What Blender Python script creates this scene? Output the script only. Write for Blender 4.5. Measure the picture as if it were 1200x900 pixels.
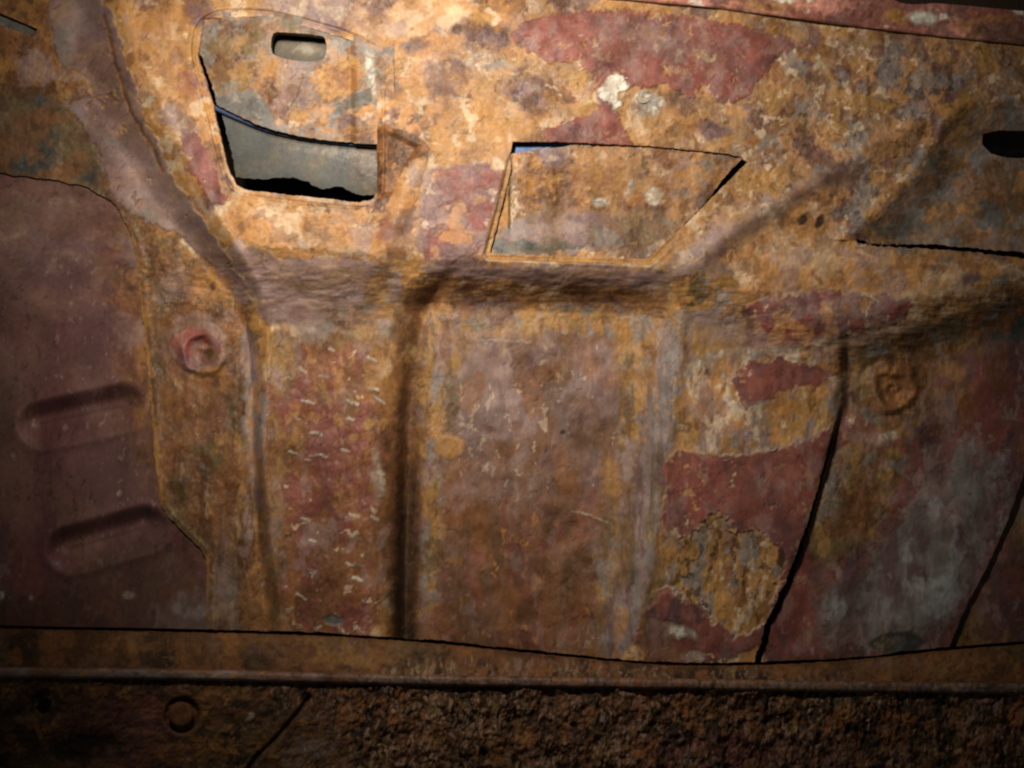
import bpy, math
import numpy as np

for o in list(bpy.data.objects): bpy.data.objects.remove(o)
C = bpy.context.scene.collection
# ---------------------------------------------------------------- scale: s metres per unit of layout
S = 0.0005          # one layout unit = 0.5 mm; the sheet in view is about 60 cm wide
D = 1200*35/36.0    # camera distance from the datum plane in layout units
CX, CY = 600.0, 450.0

# ---------------------------------------------------------------- camera
cam = bpy.data.cameras.new('camera'); cam.lens = 35; cam.sensor_width = 36
cam.clip_start = 0.01; cam.clip_end = 50
camo = bpy.data.objects.new('camera', cam); C.objects.link(camo)
camo.location = (0, -D*S, 0); camo.rotation_euler = (math.radians(90), 0, 0)
bpy.context.scene.camera = camo

# ---------------------------------------------------------------- world and lamp
w = bpy.data.worlds.new('World'); bpy.context.scene.world = w; w.use_nodes = True
bg = w.node_tree.nodes['Background']; bg.inputs[0].default_value = (0.9, 0.95, 1.0, 1); bg.inputs[1].default_value = 0.022

def upt(px, py, h):
    t = (D-h)/D
    return ((px-CX)*t*S, -h*S, (CY-py)*t*S)

L = bpy.data.lights.new('torch', 'SPOT'); L.energy = 10.0; L.color = (1.0, 0.915, 0.81)
L.shadow_soft_size = 0.02; L.spot_size = math.radians(99); L.spot_blend = 1.0
lo = bpy.data.objects.new('torch', L); C.objects.link(lo)
from mathutils import Vector
lp = Vector((-0.105, -0.365, 0.228)); tgt = Vector((-0.032, 0.0, 0.136))
lo.location = lp; lo.rotation_euler = (tgt-lp).to_track_quat('-Z', 'Y').to_euler()

sc = bpy.context.scene
sc.render.engine = 'CYCLES'
sc.render.resolution_x = 1024; sc.render.resolution_y = 768
sc.view_settings.view_transform = 'Standard'; sc.view_settings.look = 'None'
sc.view_settings.exposure = 0.0; sc.view_settings.gamma = 1.0
sc.cycles.filter_width = 2.2

# ================================================================ noise
class Noise:
    def __init__(s, seed):
        r = np.random.RandomState(seed)
        a = r.rand(256, 256)*2*np.pi
        s.gx = np.cos(a).astype(np.float32); s.gy = np.sin(a).astype(np.float32)
        s.o = r.rand(2)*200
    def __call__(s, x, y):
        x = x+s.o[0]; y = y+s.o[1]
        xi = np.floor(x).astype(int); yi = np.floor(y).astype(int)
        fx = x-xi; fy = y-yi
        u = fx*fx*fx*(fx*(fx*6-15)+10); v = fy*fy*fy*(fy*(fy*6-15)+10)
        x0 = xi & 255; x1 = (xi+1) & 255; y0 = yi & 255; y1 = (yi+1) & 255
        n00 = s.gx[x0,y0]*fx+s.gy[x0,y0]*fy
        n10 = s.gx[x1,y0]*(fx-1)+s.gy[x1,y0]*fy
        n01 = s.gx[x0,y1]*fx+s.gy[x0,y1]*(fy-1)
        n11 = s.gx[x1,y1]*(fx-1)+s.gy[x1,y1]*(fy-1)
        a = n00+u*(n10-n00); b = n01+u*(n11-n01)
        return (a+v*(b-a))*1.5
_N = [Noise(11+i*7) for i in range(14)]
def fbm(x, y, scale, k=0, octv=4, gain=.55, sx=1.0, sy=1.0):
    """fractal noise about -1..1; scale = size of the biggest blobs"""
    r = 0; a = 1.0; f = 1.0/scale; t = 0
    for i in range(octv):
        r = r + a*_N[(k+i*3) % 14](x*f/sx+k*3.1, y*f/sy+i*7.7); t += a; a *= gain; f *= 2.03
    return r/t*1.7
def sst(e0, e1, x):
    t = np.clip((x-e0)/(e1-e0), 0, 1); return t*t*(3-2*t)
def spoly(x, y, poly):
    """signed distance, negative inside"""
    P = np.array(poly, float); n = len(P)
    d = np.full(x.shape, 1e18); ins = np.zeros(x.shape, bool)
    for i in range(n):
        ax, ay = P[i]; bx, by = P[(i+1) % n]
        ex, ey = bx-ax, by-ay; wx = x-ax; wy = y-ay
        t = np.clip((wx*ex+wy*ey)/max(ex*ex+ey*ey, 1e-9), 0, 1)
        d = np.minimum(d, (wx-ex*t)**2+(wy-ey*t)**2)
        c = ((ay > y) != (by > y))
        with np.errstate(divide='ignore', invalid='ignore'):
            xx = ax+(y-ay)*(ex)/(ey if abs(ey) > 1e-9 else 1e-9)
        ins ^= c & (x < xx)
    d = np.sqrt(d)
    return np.where(ins, -d, d)
def chaikin(P, it=2, q=.25):
    P = np.array(P, float)
    for _ in range(it):
        N_ = np.roll(P, -1, 0); P = np.stack([P*(1-q)+N_*q, P*q+N_*(1-q)], 1).reshape(-1, 2)
    return P
def sline(x, y, pts):
    """unsigned distance to a polyline"""
    P = np.array(pts, float); d = np.full(x.shape, 1e18)
    for i in range(len(P)-1):
        ax, ay = P[i]; ex, ey = P[i+1]-P[i]; wx = x-ax; wy = y-ay
        t = np.clip((wx*ex+wy*ey)/max(ex*ex+ey*ey, 1e-9), 0, 1)
        d = np.minimum(d, (wx-ex*t)**2+(wy-ey*t)**2)
    return np.sqrt(d)
def curve(v, pts):
    """smooth interpolation of sorted (v, value) knots"""
    P = np.array(pts, float); xs, ys = P[:,0], P[:,1]
    m = np.gradient(ys, xs); v = np.clip(v, xs[0], xs[-1])
    i = np.clip(np.searchsorted(xs, v)-1, 0, len(xs)-2)
    h = xs[i+1]-xs[i]; t = (v-xs[i])/h
    return ((2*t**3-3*t**2+1)*ys[i]+(t**3-2*t**2+t)*h*m[i]+(-2*t**3+3*t**2)*ys[i+1]+(t**3-t**2)*h*m[i+1])

# ================================================================ colour recipes (albedo, linear)
PAL = dict(
 ochre=(0.43,0.208,0.072), gold=(0.37,0.195,0.055), orange=(0.38,0.18,0.05), tan=(0.33,0.196,0.108), pale=(.60,.46,.30),
 white=(.74,.68,.56), brown=(0.165,0.07,0.026), rust=(0.235,0.093,0.03), dark=(.035,.020,.012), dbrown=(.080,.036,.013),
 maroon=(.215,.064,.046), red=(0.265,0.09,0.062), lilac=(0.27,0.178,0.152), purple=(.135,.070,.062), grey=(0.215,0.19,0.165),
 blue=(.13,.17,.20), olive=(0.155,0.098,0.04), taupe=(0.215,0.118,0.078), primer=(0.125,0.046,0.043), slate=(.052,.054,.045), pink=(.66,.29,.21),
 plum=(0.11,0.052,0.05), black=(.010,.008,.007), beige=(.42,.34,.24), skyblue=(.10,.22,.50), cloud=(.46,.47,.46))
PAL = {k: np.array(v) for k, v in PAL.items()}
# recipe: base, [(colour, blob size, threshold, softness, strength, sx, sy)], relief amplitude, relief size
R = dict(
 ochre=('ochre', [('tan',40,.1,.4,.8,1,1),('gold',22,.1,.3,.7,1,1),('brown',26,.30,.2,.75,1.2,1),('pale',14,.34,.2,.6,1,1),('purple',34,.38,.16,.8,1,1),('orange',12,.38,.2,.7,1,1),('dbrown',8,.48,.12,.7,1,1)], .9, 9),
 brightochre=('ochre', [('pale',26,.05,.4,.55,1.3,1),('orange',16,.2,.3,.6,1,1),('brown',14,.36,.2,.6,1,1),('lilac',30,.35,.2,.6,1,1)], .9, 9),
 tan=('tan', [('ochre',22,.0,.3,.7,1,1),('brown',16,.12,.3,.75,1,1),('purple',18,.28,.2,.8,1.2,1),('gold',24,.32,.2,.8,1,1),('grey',20,.34,.2,.7,1,1),('pale',9,.46,.15,.7,1,1),('dark',7,.50,.1,.6,1,1)], 1.3, 8),
 maroon=('maroon', [('red',30,.0,.4,.7,1,1),('lilac',14,.30,.25,.45,1,1),('plum',22,.26,.3,.6,1,1),('tan',9,.52,.15,.6,1,1)], .35, 12),
 maroonlilac=('maroon', [('lilac',18,.0,.4,.75,1.6,1),('purple',20,.25,.3,.7,1,1),('pale',10,.46,.15,.6,1,1),('ochre',16,.38,.2,.7,1,1)], .5, 10),
 lilac=('lilac', [('purple',30,.12,.35,.6,1,1),('tan',18,.15,.3,.6,1,1),('pale',12,.36,.2,.5,1,1),('brown',24,.36,.2,.6,1,1)], .45, 12),
 lilach=('lilac', [('purple',16,.06,.3,.6,3.2,.8),('tan',14,.08,.3,.7,2.6,.8),('brown',16,.30,.2,.7,3,.8),('grey',12,.24,.2,.6,3.5,.7),('olive',22,.28,.2,.7,2,1)], .55, 8),
 lilacv=('lilac', [('grey',14,.0,.3,.7,.7,3.4),('olive',16,.18,.3,.8,.8,3),('ochre',12,.34,.2,.7,.8,2.6),('purple',14,.25,.2,.7,.7,3)], .7, 8),
 lilacsm=('lilac', [('purple',60,.10,.5,.6,1,1),('taupe',50,.1,.4,.6,1,1),('tan',22,.42,.25,.45,1,1),('grey',30,.34,.3,.5,1,1)], .35, 14),
 lilacst=('lilac', [('purple',20,.10,.4,.55,3.5,.8),('taupe',30,.1,.4,.6,3,.8),('tan',16,.34,.25,.5,3,.8),('olive',20,.36,.2,.5,2,1)], .5, 9),
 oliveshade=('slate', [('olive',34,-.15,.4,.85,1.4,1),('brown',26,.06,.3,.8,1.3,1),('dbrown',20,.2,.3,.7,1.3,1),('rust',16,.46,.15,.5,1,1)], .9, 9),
 rust=('rust', [('orange',26,.05,.3,.8,1,1),('brown',22,.02,.3,.8,1,1),('dbrown',12,.30,.2,.7,1,1),('lilac',26,.38,.15,.7,1,1),('gold',10,.44,.1,.6,1,1)], 1.0, 8),
 olive=('olive', [('brown',22,.0,.3,.8,1,1),('dbrown',18,.24,.2,.8,1,1),('gold',18,.30,.2,.6,1,1),('grey',20,.32,.2,.6,1,1),('lilac',10,.46,.15,.5,1,1)], .9, 8),
 flange=('olive', [('brown',24,-.2,.3,.85,1,1.2),('dbrown',18,.08,.25,.75,.8,1.8),('gold',14,.50,.2,.5,.7,2.2),('rust',20,.22,.3,.6,1,1.4),('lilac',18,.50,.2,.5,1,1.2),('orange',12,.50,.1,.5,1,1),('tan',8,.50,.1,.55,.5,2.6)], 1.3, 8),
 redrib=('brown', [('maroon',24,-.05,.3,.85,1,1),('rust',16,.05,.3,.7,1,1),('orange',10,.50,.15,.5,1,1),('lilac',13,.50,.2,.5,1,1),('gold',9,.56,.1,.5,1,1),('pale',6,.66,.06,.6,2.2,.6)], .9, 7),
 taupe=('taupe', [('lilac',34,-.05,.35,.75,1,1),('brown',28,.18,.3,.7,1,1),('rust',20,.34,.2,.6,1,1),('purple',16,.36,.2,.6,1,1),('pale',6,.58,.06,.5,1,1)], .5, 9),
 taupedark=('brown', [('rust',30,.0,.35,.7,1,1),('maroon',22,.20,.3,.6,1,1),('taupe',18,.1,.3,.5,1,1),('dbrown',20,.26,.3,.6,1,1),('lilac',14,.5,.2,.4,1,1),('orange',7,.54,.08,.6,1,1)], .5, 9),
 edge=('olive', [('gold',20,-.05,.3,.8,.8,1.6),('lilac',16,.16,.2,.8,.8,1.6),('orange',14,.34,.2,.7,1,1),('brown',14,.18,.2,.7,.8,1.6),('grey',12,.38,.1,.7,1,1)], .9, 7),
 grain=('ochre', [('gold',14,-.1,.2,.8,1,1),('brown',9,.16,.2,.85,1,1),('grey',11,.26,.15,.8,1,1),('pale',9,.30,.15,.7,1,1),('dark',6,.44,.08,.75,1,1),('rust',12,.30,.15,.7,1,1)], 1.25, 8),
 mix=('ochre', [('grey',24,-.05,.2,.85,1.2,1),('lilac',18,.05,.2,.7,1,1),('gold',16,.22,.15,.85,1,1),('orange',9,.40,.1,.7,1,1),('brown',10,.34,.15,.7,1,1),('pale',12,.32,.15,.6,1,1)], 1.1, 7),
 groove=('dbrown', [('brown',14,.0,.3,.7,.6,2.5),('dark',14,.05,.3,.8,.6,2.5),('rust',9,.36,.15,.6,.5,3)], .9, 6),
 primer=('primer', [('purple',60,-.05,.5,.6,1,1),('taupe',80,.1,.5,.5,1,1),('lilac',5,.66,.05,.6,1,1),('dark',5,.62,.06,.55,1,1)], .12, 6),
 greymot=('grey', [('lilac',30,-.1,.4,.7,1,1.3),('plum',34,.22,.35,.8,1,1.3),('purple',18,.22,.3,.7,1,1),('cloud',22,.36,.3,.4,1,1)], .5, 8),
 plum=('plum', [('maroon',26,-.1,.3,.8,1,1),('purple',18,.10,.3,.7,1,1),('lilac',9,.42,.12,.6,1,1),('brown',20,.28,.2,.6,1,1)], .5, 8),
 slate=('slate', [('grey',50,-.1,.5,.6,1.5,1),('olive',26,.28,.3,.5,1,1),('beige',14,.48,.15,.4,1,1)], .3, 12),
 greytan=('grey', [('slate',30,.18,.3,.5,1,1),('tan',18,.06,.25,.8,1,1),('olive',24,.30,.3,.7,1,1),('ochre',16,.26,.2,.8,1,1),('brown',12,.30,.2,.7,1,1)], .8, 8),
 slaterust=('slate', [('olive',34,-.1,.3,.8,1.3,1),('brown',22,.14,.25,.7,1.3,1),('rust',20,.30,.2,.8,1.3,1),('grey',16,.20,.2,.6,1,1)], .7, 8),
 pinkedge=('red', [('pink',40,-.5,.3,.9,2,1),('ochre',16,.26,.2,.6,2,1),('purple',18,.18,.2,.7,2,1),('white',14,.42,.15,.8,1.6,1),('maroon',16,.2,.2,.7,2,1)], .8, 8),
 darkrust=('dbrown', [('brown',34,.12,.3,.5,1.8,1),('rust',20,.30,.2,.5,1.4,1),('olive',26,.26,.25,.7,1.6,1),('dark',16,.16,.2,.8,1,1),('orange',12,.42,.1,.5,1,1)], 1.0, 7),
 crust=('dbrown', [('dark',20,-.12,.3,.9,.8,1.4),('brown',10,.04,.2,.8,.6,1.6),('olive',14,.30,.2,.7,.6,1.6),('rust',20,.40,.12,.8,.9,1.2),('tan',7,.34,.15,.8,.5,1.7),('lilac',6,.42,.15,.6,.5,1.6)], 0, 8),
 skin=('slate', [('grey',90,.2,.6,.12,1.6,1),('olive',50,.28,.4,.4,1,1)], .15, 14),
 spot=('ochre', [('gold',9,.0,.3,.5,1,1),('pale',10,.35,.2,.4,1,1)], .6, 8),
 liprust=('dbrown', [('dark',30,.18,.4,.6,1.8,1),('brown',26,.02,.3,.7,1.8,1),('rust',18,.24,.25,.65,1.6,1),('olive',24,.30,.25,.5,1.6,1)], .9, 8),
 beadpale=('lilac', [('grey',20,.0,.3,.7,3,1),('brown',14,.15,.3,.7,2,1),('gold',9,.45,.1,.7,1.5,1)], .5, 6),
 white=('white', [('beige',8,.0,.3,.6,1,1),('grey',9,.3,.2,.5,1,1)], .6, 5),
 pale=('beige', [('grey',10,.0,.2,.8,1,1),('white',8,.2,.2,.6,1,1),('brown',8,.3,.2,.6,1,1)], .7, 5),
 purple=('purple', [('lilac',12,.1,.3,.5,1,1),('brown',14,.0,.3,.7,1,1),('dark',9,.36,.15,.6,1,1)], .5, 7),
 dark=('dark', [('dbrown',10,.0,.3,.7,1,1)], .6, 6),
 gold=('gold', [('ochre',9,.0,.3,.7,1,1),('orange',10,.2,.2,.7,1,1),('brown',9,.36,.15,.6,1,1)], .8, 6),
 brown=('brown', [('rust',14,-.05,.3,.7,1,1),('dbrown',12,.05,.3,.8,1,1),('gold',9,.40,.12,.6,1,1)], .9, 7),
 orange=('orange', [('rust',12,.0,.3,.7,1,1),('gold',10,.2,.2,.7,1,1)], .8, 7),
 blue=('skyblue', [('slate',20,.3,.3,.4,3,1)], 0, 8),
 maroondark=('plum', [('maroon',14,-.1,.3,.8,1,1),('red',16,.25,.2,.6,1,1),('dark',9,.40,.15,.6,1,1)], .5, 7),
)
def recipe(name, x, y, k=0):
    y = np.where(y > 380, 380+(np.minimum(y, 780)-380)*.58+np.maximum(y-780, 0), y)       # rust runs down the lower sheet
    base, layers, amp, rs = R[name]
    c = np.broadcast_to(PAL[base], x.shape+(3,)).copy()
    big = fbm(x, y, 95, (k+6) % 14, 2); big2 = fbm(x, y, 60, (k+11) % 14, 2)
    fine = fbm(x, y, 5, 1, 3, .7, sx=1.0, sy=1.0)
    wq1 = fbm(x, y, 14, 3, 2); wq2 = fbm(x, y, 14, 10, 2)
    for i, (cn, sz, th, so, st, sx, sy) in enumerate(layers):
        n = fbm(x+3*wq1, y+3*wq2, sz*1.75, (k+i*5+len(name)) % 14, 4, .58, sx, sy)
        t2 = th+(.30 if i % 2 else -.30)*big+(.2 if i % 3 else -.2)*big2+(.06 if sz < 12 else 0)
        so = so*1.45; n = n+.10*fine
        m = (sst(t2-so*.5, t2+so*.5, n)*st)[..., None]
        c = c*(1-m)+PAL[cn]*m
    c = c*(1+.36*fbm(x, y, 50, (k+9) % 14, 4, .6)+.16*fine)[..., None]
    amp = amp*.75
    rel = amp*(fbm(x, y, rs, (k+3) % 14, 3, .6)-.5*np.maximum(0, fbm(x, y, rs*1.7, (k+8) % 14, 3, .6))) if amp else np.zeros(x.shape)
    return c, rel
def paint(x, y, base, zones, seed=0, pits=1.0):
    """zones: (recipe, shape, softness, raggedness, thickness, rim). returns colour and fine relief"""
    sh = x.shape; x = x.ravel(); y = y.ravel()
    col, rel = recipe(base, x, y, seed)
    w1x = fbm(x, y, 34, 1, 3); w1y = fbm(x, y, 34, 5, 3)
    w2x = fbm(x, y, 8, 2, 3, .6); w2y = fbm(x, y, 8, 9, 3, .6)
    for zi, z in enumerate(zones):
        rec, shp, so, rag = z[:4]; thick = z[4] if len(z) > 4 else 0; rim = z[5] if len(z) > 5 else 0
        kind = 'poly'
        if isinstance(shp, tuple): kind = shp[0]
        if kind == 'poly': P = np.array(shp, float); pad = so+rag*2+6
        elif kind == 'ell': _, ex, ey, ra, rb, an = shp; r = max(ra, rb); P = np.array([(ex-r, ey-r), (ex+r, ey+r)]); pad = so+rag*2+6
        elif kind == 'line': _, pts, lw = shp; P = np.array(pts, float); pad = lw+so+rag*2+6
        x0, y0 = P.min(0)-pad; x1, y1 = P.max(0)+pad
        idx = np.nonzero((x > x0) & (x < x1) & (y > y0) & (y < y1))[0]
        if not len(idx): continue
        X = x[idx]+rag*(.75*w1x[idx]+.45*w2x[idx]); Y = y[idx]+rag*(.75*w1y[idx]+.45*w2y[idx])
        if kind == 'poly': d = spoly(X, Y, chaikin(shp, 1))
        elif kind == 'ell':
            c, s = math.cos(math.radians(an)), math.sin(math.radians(an))
            u = (X-ex)*c+(Y-ey)*s; v = -(X-ex)*s+(Y-ey)*c
            d = (np.sqrt((u/ra)**2+(v/rb)**2)-1)*min(ra, rb)
        else: d = sline(X, Y, pts)-lw
        if so > 6: d = d+so*.55*fbm(X, Y, 16, (zi+4) % 14, 4, .65)
        chip = thick >= .3 and so <= 8 and kind == 'poly'
        if chip: d = d+3.2*fbm(X, Y, 20, (zi+5) % 14, 4, .6); so = min(so, 3)
        m = 1-sst(-so*.5, so*.5, d)
        if chip: m = m*(1-.8*sst(.50, .56, fbm(X, Y, 30, (zi+7) % 14, 4, .65))); thick = thick*1.8
        st = z[6] if len(z) > 6 else 1.0
        m = m*st
        cc, rr = recipe(rec, x[idx], y[idx], (seed+zi*3) % 14)
        col[idx] = col[idx]*(1-m[:,None])+cc*m[:,None]
        rel[idx] = rel[idx]*(1-m)+(rr+thick)*m
        if rim:
            rm = np.exp(-((d-.2)/1.5)**2)*rim*sst(-.25, .35, fbm(X, Y, 14, (zi+2) % 14, 2))
            col[idx] = col[idx]*(1-rm[:,None])+PAL['beige']*rm[:,None]
    # pits and specks everywhere
    fx = x+11*fbm(x, y, 40, 4, 3); fy = y+11*fbm(x, y, 40, 11, 3)
    gate = sst(-.15, .35, fbm(x, y, 70, 8, 3))
    rd = np.abs(fbm(fx, fy, 26, 7, 3, .5)); ln = np.exp(-(rd/.035)**2)*gate*pits
    col = col*(1-.42*ln[:,None]); rel = rel-.45*ln
    gate2 = sst(0, .4, fbm(x, y, 55, 13, 3))
    rd = np.abs(fbm(fx+9, fy*.8, 20, 10, 3, .5)); ln = np.exp(-(rd/.03)**2)*gate2*pits
    col = col*(1-.32*ln[:,None])+PAL['tan']*.32*ln[:,None]; rel = rel+.35*ln
    sp = pits*sst(.62, .9, fbm(x, y, 7, 6, 4, .7, 1.2, 1.0))*sst(.0, .5, fbm(x, y, 80, 2, 3)); col = col*(1-.5*sp[:,None]); rel = rel-.5*sp
    sp2 = pits*sst(.66, .9, fbm(x, y, 7, 12, 4, .7))*sst(.0, .5, fbm(x, y, 70, 5, 3)); col = col*(1-.15*sp2[:,None])+PAL['beige']*.15*sp2[:,None]
    return col.reshape(sh+(3,)), rel.reshape(sh)

# ================================================================ materials
def mat_sheet(name, rough=.62, spec=.35, bump=.35, fine=520, dist=.0006, metal=0.0):
    m = bpy.data.materials.new(name); m.use_nodes = True
    nt = m.node_tree; N = nt.nodes; LK = nt.links; b = N['Principled BSDF']
    at = N.new('ShaderNodeAttribute'); at.attribute_name = 'patina'
    tc = N.new('ShaderNodeTexCoord')
    n1 = N.new('ShaderNodeTexNoise'); n1.inputs['Scale'].default_value = fine; n1.inputs['Detail'].default_value = 6; n1.inputs['Roughness'].default_value = .7
    n2 = N.new('ShaderNodeTexNoise'); n2.inputs['Scale'].default_value = fine*2.3; n2.inputs['Detail'].default_value = 4
    LK.new(tc.outputs['Object'], n1.inputs['Vector']); LK.new(tc.outputs['Object'], n2.inputs['Vector'])
    mr = N.new('ShaderNodeMapRange'); mr.inputs['From Min'].default_value = .32; mr.inputs['From Max'].default_value = .68
    mr.inputs['To Min'].default_value = .87; mr.inputs['To Max'].default_value = 1.13
    LK.new(n1.outputs['Fac'], mr.inputs['Value'])
    vm = N.new('ShaderNodeVectorMath'); vm.operation = 'SCALE'
    LK.new(at.outputs['Color'], vm.inputs[0]); LK.new(mr.outputs['Result'], vm.inputs['Scale'])
    LK.new(vm.outputs['Vector'], b.inputs['Base Color'])
    rr = N.new('ShaderNodeMapRange'); rr.inputs['To Min'].default_value = rough-.18; rr.inputs['To Max'].default_value = rough+.22
    LK.new(n2.outputs['Fac'], rr.inputs['Value']); LK.new(rr.outputs['Result'], b.inputs['Roughness'])
    b.inputs['Specular IOR Level'].default_value = spec; b.inputs['Metallic'].default_value = metal
    bp = N.new('ShaderNodeBump'); bp.inputs['Strength'].default_value = bump; bp.inputs['Distance'].default_value = dist
    LK.new(n1.outputs['Fac'], bp.inputs['Height']); LK.new(bp.outputs['Normal'], b.inputs['Normal'])
    return m
M = dict(
 rusty=mat_sheet('rusty_steel', .56, .38, .22, 260, .0007),
 primer=mat_sheet('primer_coat', .58, .35, .22, 900, .0004),
 grey=mat_sheet('grey_paint', .5, .35, .05, 300, .0003),
 crust=mat_sheet('crusted_rust', .72, .25, .7, 420, .0014),
 flake=mat_sheet('paint_flake', .6, .3, .2, 900, .0003),
)

# ================================================================ objects
def empty(name, px, py, h, label, cat, group=None):
    o = bpy.data.objects.new(name, None); C.objects.link(o); o.location = upt(px, py, h); o.empty_display_size = .01
    o['label'] = label; o['category'] = cat
    if group: o['group'] = group
    return o
def mesh_obj(name, V, F, col, mat, parent=None, normals=None, smooth=True, label=None):
    V = np.asarray(V, np.float32); F = np.asarray(F, np.int32)
    off = np.zeros(3)
    if parent is not None: V = V-np.array(parent.location, np.float32)
    me = bpy.data.meshes.new(name)
    nf, k = F.shape
    me.vertices.add(len(V)); me.vertices.foreach_set('co', V.ravel())
    me.loops.add(nf*k); me.loops.foreach_set('vertex_index', F.ravel())
    me.polygons.add(nf); me.polygons.foreach_set('loop_start', np.arange(0, nf*k, k, dtype=np.int32))
    me.polygons.foreach_set('use_smooth', np.full(nf, smooth))
    me.update(calc_edges=True)
    a = me.color_attributes.new('patina', 'FLOAT_COLOR', 'POINT')
    col = np.asarray(col, np.float32)
    if col.ndim == 1: col = np.tile(col, (len(V), 1))
    a.data.foreach_set('color', np.concatenate([col, np.ones((len(V), 1), np.float32)], 1).ravel())
    me.materials.append(mat)
    if normals is not None: me.normals_split_custom_set_from_vertices(np.asarray(normals, np.float32))
    o = bpy.data.objects.new(name, me); C.objects.link(o)
    if parent is not None: o.parent = parent
    if label: o['label'] = label
    return o

def sheet(x0, x1, y0, y1, step, hfun, pfun, cuts, parts, parent, mat, thick=3.0, edge_parts=None, edge_col='brown'):
    """A pressed steel sheet as a fine grid. cuts: list of signed-distance functions (negative = removed).
    parts: function (x, y) -> integer per cell; names in list. edge_parts: [(name, fn)] claims boundary edges."""
    partfn, names = parts
    nx = int(round((x1-x0)/step))+1; ny = int(round((y1-y0)/step))+1
    gx, gy = np.meshgrid(np.linspace(x0, x1, nx), np.linspace(y0, y1, ny))
    dm = np.full(gx.shape, 1e9)
    for f in cuts: dm = np.minimum(dm, f(gx, gy))
    if cuts:
        g1, g0 = np.gradient(dm, step)[1], np.gradient(dm, step)[0]
        gl = np.sqrt(g1**2+g0**2)+1e-6
        near = (np.abs(dm) < .8*step) & (gl > .6) & (gl < 1.6)
        gx = np.where(near, gx-dm*g1/gl**2, gx); gy = np.where(near, gy-dm*g0/gl**2, gy)
    cell = (dm[:-1,:-1]+dm[1:,:-1]+dm[:-1,1:]+dm[1:,1:])/4
    keep = cell > 0
    col, rel = pfun(gx, gy)
    h = hfun(gx, gy)+rel
    t = (D-h)/D
    V = np.stack([(gx-CX)*t*S, -h*S, (CY-gy)*t*S], -1).reshape(-1, 3)
    ids = np.arange(nx*ny).reshape(ny, nx)
    Q = np.stack([ids[1:,:-1], ids[1:,1:], ids[:-1,1:], ids[:-1,:-1]], -1)
    cxm = (gx[:-1,:-1]+gx[1:,1:])/2; cym = (gy[:-1,:-1]+gy[1:,1:])/2
    lab = partfn(cxm, cym)
    Fk = Q[keep]; lk = lab[keep]
    # shared normals so that parts meet without a shading seam
    fn = np.cross(V[Fk[:,1]]-V[Fk[:,0]], V[Fk[:,3]]-V[Fk[:,0]])
    vn = np.zeros_like(V)
    for j in range(4):
        for a in range(3): vn[:,a] += np.bincount(Fk[:,j], fn[:,a], len(V))
    ln = np.linalg.norm(vn, axis=1)[:,None]; vn = np.where(ln > 0, vn/np.maximum(ln, 1e-20), [0,-1,0])
    colf = col.reshape(-1, 3)
    out = []
    for i, nm in enumerate(names):
        F = Fk[lk == i]
        if not len(F): continue
        u, inv = np.unique(F, return_inverse=True)
        nm, lb = (nm if isinstance(nm, tuple) else (nm, None))
        out.append(mesh_obj(nm, V[u], inv.reshape(F.shape), colf[u], mat, parent, vn[u], True, lb))
    # edge walls (sheet thickness)
    E = np.concatenate([Fk[:,[0,1]], Fk[:,[1,2]], Fk[:,[2,3]], Fk[:,[3,0]]])
    key = np.sort(E, 1); kk = key[:,0].astype(np.int64)*len(V)+key[:,1]
    _, first, cnt = np.unique(kk, return_index=True, return_counts=True)
    B = E[first[cnt == 1]]
    mx = (gx.ravel()[B[:,0]]+gx.ravel()[B[:,1]])/2; my = (gy.ravel()[B[:,0]]+gy.ravel()[B[:,1]])/2
    claimed = np.zeros(len(B), bool)
    for nm, fnn, tk, ec in (edge_parts or [])+[('sheet_edge', lambda a, b: np.ones(a.shape, bool), thick, edge_col)]:
        sel = fnn(mx, my) & ~claimed & (parent is not None); claimed |= sel
        Bs = B[sel]
        if not len(Bs): continue
        u, inv = np.unique(Bs, return_inverse=True); inv = inv.reshape(Bs.shape); n = len(u)
        top = V[u]; bot = V[u].copy(); bot[:,1] += tk*S
        nz = fbm(gx.ravel()[u], gy.ravel()[u], 10, 3, 3)[:,None]
        cc = PAL[ec]*(1+.5*nz)
        F = np.stack([inv[:,1], inv[:,0], inv[:,0]+n, inv[:,1]+n], 1)
        nm, lb = (nm if isinstance(nm, tuple) else (nm, None))
        mesh_obj(nm, np.concatenate([top, bot]), F, np.concatenate([cc, cc]), mat, parent, None, False, lb)
    return out

# ================================================================ the large pressed panel
OPEN1 = [(240,22),(316,20),(438,56),(441,100),(441,222),(436,233),(420,236),(290,222),(278,216),(268,198),(250,120),(233,66)]
OPEN2 = [(601,166),(660,166),(762,171),(852,180),(866,183),(876,190),(830,236),(768,303),(760,309),(572,302),(569,296),(578,262),(590,214)]
SLIT3 = [(1000,279),(1024,286),(1090,286),(1200,296),(1240,298),(1240,305),(1200,303),(1150,297),(1098,292),(1030,289),(1004,285)]
SLOT3 = [(1154,158),(1170,155),(1250,156),(1250,184),(1182,183),(1162,178),(1153,169)]
def rough_poly(poly, amp, size, k, rnd=0):
    def f(x, y):
        d = np.full(x.shape, 50.0)
        P = np.array(poly); m = (x > P[:,0].min()-20) & (x < P[:,0].max()+20) & (y > P[:,1].min()-20) & (y < P[:,1].max()+20)
        X = x[m]; Y = y[m]
        d[m] = spoly(X, Y, poly)-rnd+amp*fbm(X, Y, size, k, 3)
        return d
    return f
xF = [(0,-60),(195,-60),(204,-10),(212,60),(226,112),(250,140),(272,152),(350,164),(470,177),(560,184),(598,192),(622,214),(642,234),(700,241),(745,244),(800,244)]
def flange_left(y): return curve(y, xF)
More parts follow.
